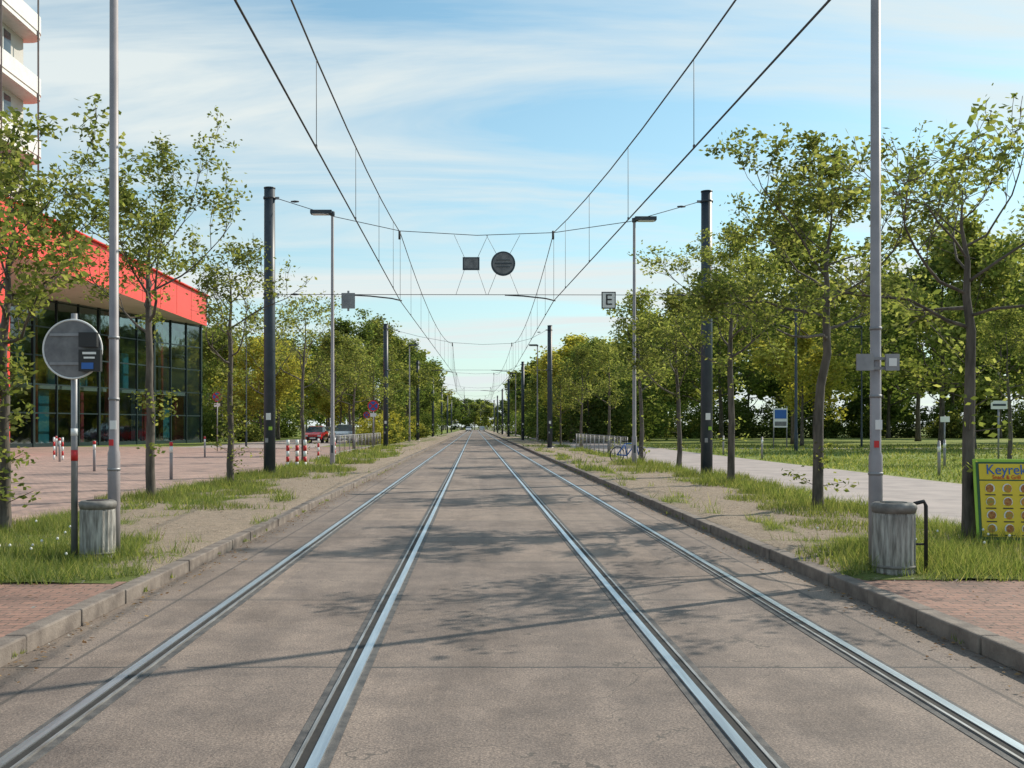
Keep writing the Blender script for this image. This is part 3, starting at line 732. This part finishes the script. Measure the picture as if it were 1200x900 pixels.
def bicycle(x, y, rz):
    e = empty('bicycle', (x, y, SW)); e.rotation_euler = (R(6), 0, rz)
    b = MB(); w = .33
    for cx in (-.52, .52):
        b.tube([(cx+w*math.cos(a*math.pi/14), 0, w+w*math.sin(a*math.pi/14)) for a in range(29)], .02, 6, 1, cap=False)
        for a in range(8): b.tube([(cx, 0, w), (cx+w*math.cos(a*.785), 0, w+w*math.sin(a*.785))], .003, 3, 2)
    P = dict(bb=(-.05, 0, .3), st=(-.18, 0, .78), hd=(.35, 0, .8), r=(-.52, 0, w), f=(.52, 0, w))
    for a_, b_ in (('bb', 'st'), ('bb', 'hd'), ('st', 'hd'), ('bb', 'r'), ('st', 'r'), ('hd', 'f')): b.tube([P[a_], P[b_]], .028, 6, 0)
    b.tube([(.35, 0, .8), (.32, 0, .98)], .014, 6, 2); b.tube([(.25, -.27, 1.0), (.34, 0, 1.0), (.25, .27, 1.0)], .014, 6, 1)
    b.box(-.2, 0, .9, .25, .13, .05, 1); b.tube([(-.18, 0, .78), (-.2, 0, .9)], .012, 6, 2)
    b.build('frame_and_wheels', [M_signblue, M_tyre, M_galv], e)
bicycle(6.3, 41.0, R(25))

def car(x, y, paint, rz=0, s=1):
    b = MB()
    st = [(-2.12, .40, .62, .80, .45), (-2.05, .62, .74, .62, .74), (-1.2, .80, .90, .74, .93), (-.45, .84, .94, .60, 1.42), (.3, .85, .95, .61, 1.47), (1.1, .84, .97, .59, 1.41), (1.75, .80, 1.0, .68, 1.03), (2.1, .7, .9, .62, .92)]
    S = 8
    for (yy, hw, zb, hr, zr) in st:
        hwb = max(hw, .72); zb2 = zb; zr2 = zr
        if yy < -2.1: zb2, zr2, hr = .62, .64, .6; 
        hr = min(hr, hwb-.04)
        b.v += [(-hwb+.06, yy, .24), (-hwb, yy, .45), (-hwb+.01, yy, zb2), (-hr, yy, zr2), (hr, yy, zr2), (hwb-.01, yy, zb2), (hwb, yy, .45), (hwb-.06, yy, .24)]
    for i in range(len(st)-1):
        for k in range(7):
            mt = 0
            if k in (2, 4) and 2 <= i <= 5: mt = 1
            if k == 3 and i in (2, 5): mt = 1
            a = i*S+k; b.face((a, a+1, a+1+S, a+S), mt)
        b.face((i*S+7, i*S, i*S+S, i*S+S+7), 2)
    b.face(tuple(range(8)), 0); e_ = (len(st)-1)*S; b.face(tuple(e_+i for i in reversed(range(8))), 0)
    for sx in (-1, 1):
        for yy in (-1.35, 1.3):
            b.tube([(sx*.62, yy, .31), (sx*.84, yy, .31)], .31, 20, 2); b.tube([(sx*.84, yy, .31), (sx*.85, yy, .31)], .19, 14, 3)
        b.box(sx*.56, -2.1, .62, .3, .08, .14, 4); b.box(sx*.6, 2.1, .78, .22, .06, .2, 5); b.box(sx*.9, -.6, .98, .16, .1, .12, 0)
    b.box(0, -2.14, .45, 1.0, .04, .16, 2); b.box(0, -2.165, .42, .5, .02, .11, 6); b.box(0, -2.13, .3, 1.5, .06, .1, 2)
    o = b.build('parked_car', [paint, M_winglass, M_tyre, M_galv, M_light, M_signred, M_signwhite], bevel=.02)
    o.location = (x, y, SW); o.rotation_euler = (0, 0, rz); o.scale = (s, s, s)
car(-14.6, 92, M_carred, 0, 1.05); car(-12.0, 92, M_carblue, R(6), 1.15); car(-19.2, 128, M_carwhite)
car(-13.8, 150, M_carwhite, 0, 1.1); car(-2, 330, M_carred); car(2.6, 345, M_carwhite, math.pi, 1.1); car(-1.8, 300, M_carwhite, 0)

# ------------------------------------------------------------------ red glass hall
e = empty('red_glass_hall')
x0, ya, yb, zl, zt = -25, 50, 93, 11.0, 13.75
b = MB(); b.prism([(x0, ya), (x0, yb), (-62, yb), (-62, ya)][::-1], zl, zt, 0, bot=1)
b.build('roof_canopy', [M_red, M_cream], e)
b = MB(); y = ya+3.5
while y < yb-1: b.box(x0+.006, y, (zl+zt)/2, .012, .035, zt-zl-.1); y += 4.3
b.box(x0+.02, (ya+yb)/2, zt+.04, .5, yb-ya, .08, 1)
b.build('fascia_joints', [pmat('cladding_joint', (.3, .02, .012), rough=.7), M_red], e)
b = MB(); b.box((x0-62)/2+.0, ya+1.8, zl/2-.002, 62+x0-.02, 3.6, zl, 0); b.build('end_wall', [M_red], e)
b = MB(); b.box(-43.5, yb-.3, zl/2-.003, 36, .4, zl, 0); b.box(-61.6, 73, zl/2-.003, .4, 38, zl, 0); b.build('rear_walls', [M_concrete], e)
A = Vector((-25.4, 92.4)); B = Vector((-37.6, 53.62)); dv = (B-A); Lf = dv.length; dv.normalize(); nrm = Vector((dv.y, -dv.x))
if nrm.x < 0: nrm = -nrm
rz = math.atan2(dv.y, dv.x)
b = MB(); P0, P1 = A, B
b.quad([(P0.x, P0.y, .12), (P1.x, P1.y, .12), (P1.x, P1.y, zl), (P0.x, P0.y, zl)]); b.build('glass', [M_glass], e)
b = MB(); nm = 17
for i in range(nm+1):
    p = A+dv*(Lf*i/nm)+nrm*.03; b.box(p.x, p.y, zl/2, .09 if i % 3 else .2, .16, zl-.01, 0, rz)
mid = A+dv*Lf/2
for z in (.25, 2.6, 4.7, 6.8, 8.9, 10.85):
    p = mid+nrm*.01; b.box(p.x, p.y, z, Lf-.3, .09, .1 if z > .3 else .3, 0, rz)
b.build('window_frames', [M_frame], e)
b = MB(); rd = random.Random(5)
for z in (4.6, 8.0): p = mid-nrm*4.3; b.box(p.x, p.y, z, Lf-2, 7, .35, 1 if z < 5 else 0, rz)
p = mid-nrm*8; b.box(p.x, p.y, 5.4, Lf-1, .3, 10.6, 0, rz)
for i in range(22):
    p = A+dv*(1.2+i*1.78)-nrm*rd.uniform(.7, 2.2); m_ = rd.choice([2, 3, 0, 0, 3, 2, 0]); hh = rd.choice([2.2, 4.2, 4.2])
    z0 = rd.choice([0.14, 0.14, 4.8, 4.8])
    if z0 > 1: hh = 2.9
    b.box(p.x, p.y, z0+hh/2, rd.uniform(.8, 1.7), .15, hh, m_, rz)
b.build('interior', [M_int, M_cream, M_intred, M_intteal], e)
b = MB()
for t in (.12, .3, .5, .7, .9):
    p = A+dv*Lf*t-nrm*.9; b.tube([(p.x, p.y, .1), (p.x, p.y, zl)], .2, 14)
b.build('columns', [M_intred], e)
# tower, set back on the hall roof
e = empty('apartment_tower')
XR, TY0, TY1 = -27.4, 52.0, 63.6
XC = XR-1.15
b = MB(); b.box((XC-60)/2, (TY0+TY1)/2, 42, 60+XC, TY1-TY0-1.2, 56.4); b.build('core', [M_concrete], e)
b = MB(); w = MB(); g = MB(); z = 14.4
while z < 66:
    poly = []
    for cx, cy, a0 in ((XR-1.0, TY0+1.0, -90), (XR-1.0, TY1-1.0, 0)):
        for k in range(7): a = R(a0+k*15); poly.append((cx+1.0*math.cos(a), cy+1.0*math.sin(a)))
    poly += [(-61, TY1), (-61, TY0)]
    b.prism(poly, z, z+.28, 0)
    for i in range(13):
        p, q = poly[i], poly[i+1]
        m_ = ((p[0]+q[0])/2, (p[1]+q[1])/2); L = math.hypot(q[0]-p[0], q[1]-p[1]); b.box(m_[0], m_[1], z+.80, L+.02, .12, 1.03, 0, math.atan2(q[1]-p[1], q[0]-p[0]))
    b.box(-45, TY0+.05, z+.8, 33, .12, 1.03, 0); b.box(-45, TY1-.05, z+.8, 33, .12, 1.03, 0)
    y = TY0+2.3
    while y < TY1-1: w.box(XC+.02, y, z+2.1, .06, 2.2, 2.9, 0); w.box(XC+.07, y, z+2.1, .05, .08, 2.9, 1); w.box(XC+.07, y, z+2.2, .05, 2.2, .07, 1); y += 2.9
    z += 3.9
for (x, y) in ((XR+.06, TY0+1.5), (XR+.06, 57.5), (XR+.06, TY1-1.2)): g.tube([(x, y, 13.9), (x, y, 68)], .06, 8)
b.build('balconies', [M_white], e); w.build('windows', [M_winglass, M_white], e); g.build('downpipes', [M_lampgrey], e)

# ------------------------------------------------------------------ light, sky
EL, AZ = R(37), R(58)
sd = Vector((math.sin(AZ)*math.cos(EL), math.cos(AZ)*math.cos(EL), math.sin(EL)))
L = bpy.data.lights.new('sun', 'SUN'); L.energy = 5.0; L.angle = R(.5); L.color = (1, .91, .77)
lo = bpy.data.objects.new('sun', L); lo.rotation_euler = sd.to_track_quat('Z', 'Y').to_euler(); lo.location = (30, 20, 40); COL.objects.link(lo)
W = bpy.data.worlds.new('World'); scene.world = W; W.use_nodes = True; nt = W.node_tree; nt.nodes.clear()
out = N(nt, 'ShaderNodeOutputWorld'); bg = N(nt, 'ShaderNodeBackground'); bg.inputs[1].default_value = .148
sky = N(nt, 'ShaderNodeTexSky', sky_type='NISHITA'); sky.sun_disc = False; sky.sun_elevation = EL; sky.sun_rotation = AZ
sky.air_density = 1.0; sky.dust_density = .8; sky.ozone_density = 1.3
g = N(nt, 'ShaderNodeTexCoord').outputs['Generated']
sp = N(nt, 'ShaderNodeSeparateXYZ'); nt.links.new(g, sp.inputs[0])
zz = mth(nt, 'ADD', mth(nt, 'MAXIMUM', sp.outputs[2], 0), .12)
cb = N(nt, 'ShaderNodeCombineXYZ'); nt.links.new(mth(nt, 'DIVIDE', sp.outputs[0], zz), cb.inputs[0]); nt.links.new(mth(nt, 'DIVIDE', sp.outputs[1], zz), cb.inputs[1])
mp = N(nt, 'ShaderNodeMapping'); mp.inputs['Rotation'].default_value = (0, 0, R(22)); mp.inputs['Scale'].default_value = (.5, 2.0, 1)
nt.links.new(cb.outputs[0], mp.inputs[0])
n1 = N(nt, 'ShaderNodeTexNoise'); n1.inputs['Scale'].default_value = .9; n1.inputs['Detail'].default_value = 7; n1.inputs['Roughness'].default_value = .58; n1.inputs['Distortion'].default_value = .7
nt.links.new(mp.outputs[0], n1.inputs['Vector'])
cl = ramp(nt, n1.outputs['Fac'], [(.42, (.0, .0, .0)), (.66, (.85, .85, .85))])
hz = mth(nt, 'POWER', mth(nt, 'SUBTRACT', 1, mth(nt, 'ABSOLUTE', sp.outputs[2]), True), 4.5)
fac = mth(nt, 'ADD', cl, mth(nt, 'MULTIPLY', hz, .72), True)
tint = mixc(nt, 1, sky.outputs[0], (.8, 1.13, 1.06), 'MULTIPLY')
colr = mixc(nt, fac, tint, (5.35, 5.85, 5.85))
nt.links.new(colr, bg.inputs[0]); nt.links.new(bg.outputs[0], out.inputs[0])
scene.view_settings.view_transform = 'Standard'; scene.view_settings.look = 'None'; scene.view_settings.exposure = 0

# ------------------------------------------------------------------ camera
cd = bpy.data.cameras.new('camera'); cam = bpy.data.objects.new('camera', cd); COL.objects.link(cam); scene.camera = cam
cam.location = (0, 0, 1.6); cam.rotation_euler = (R(90), 0, 0)
cd.sensor_width = 36; cd.lens = 35; cd.shift_x = 44/1200; cd.shift_y = 50/1200; cd.clip_end = 6000; cd.clip_start = .05
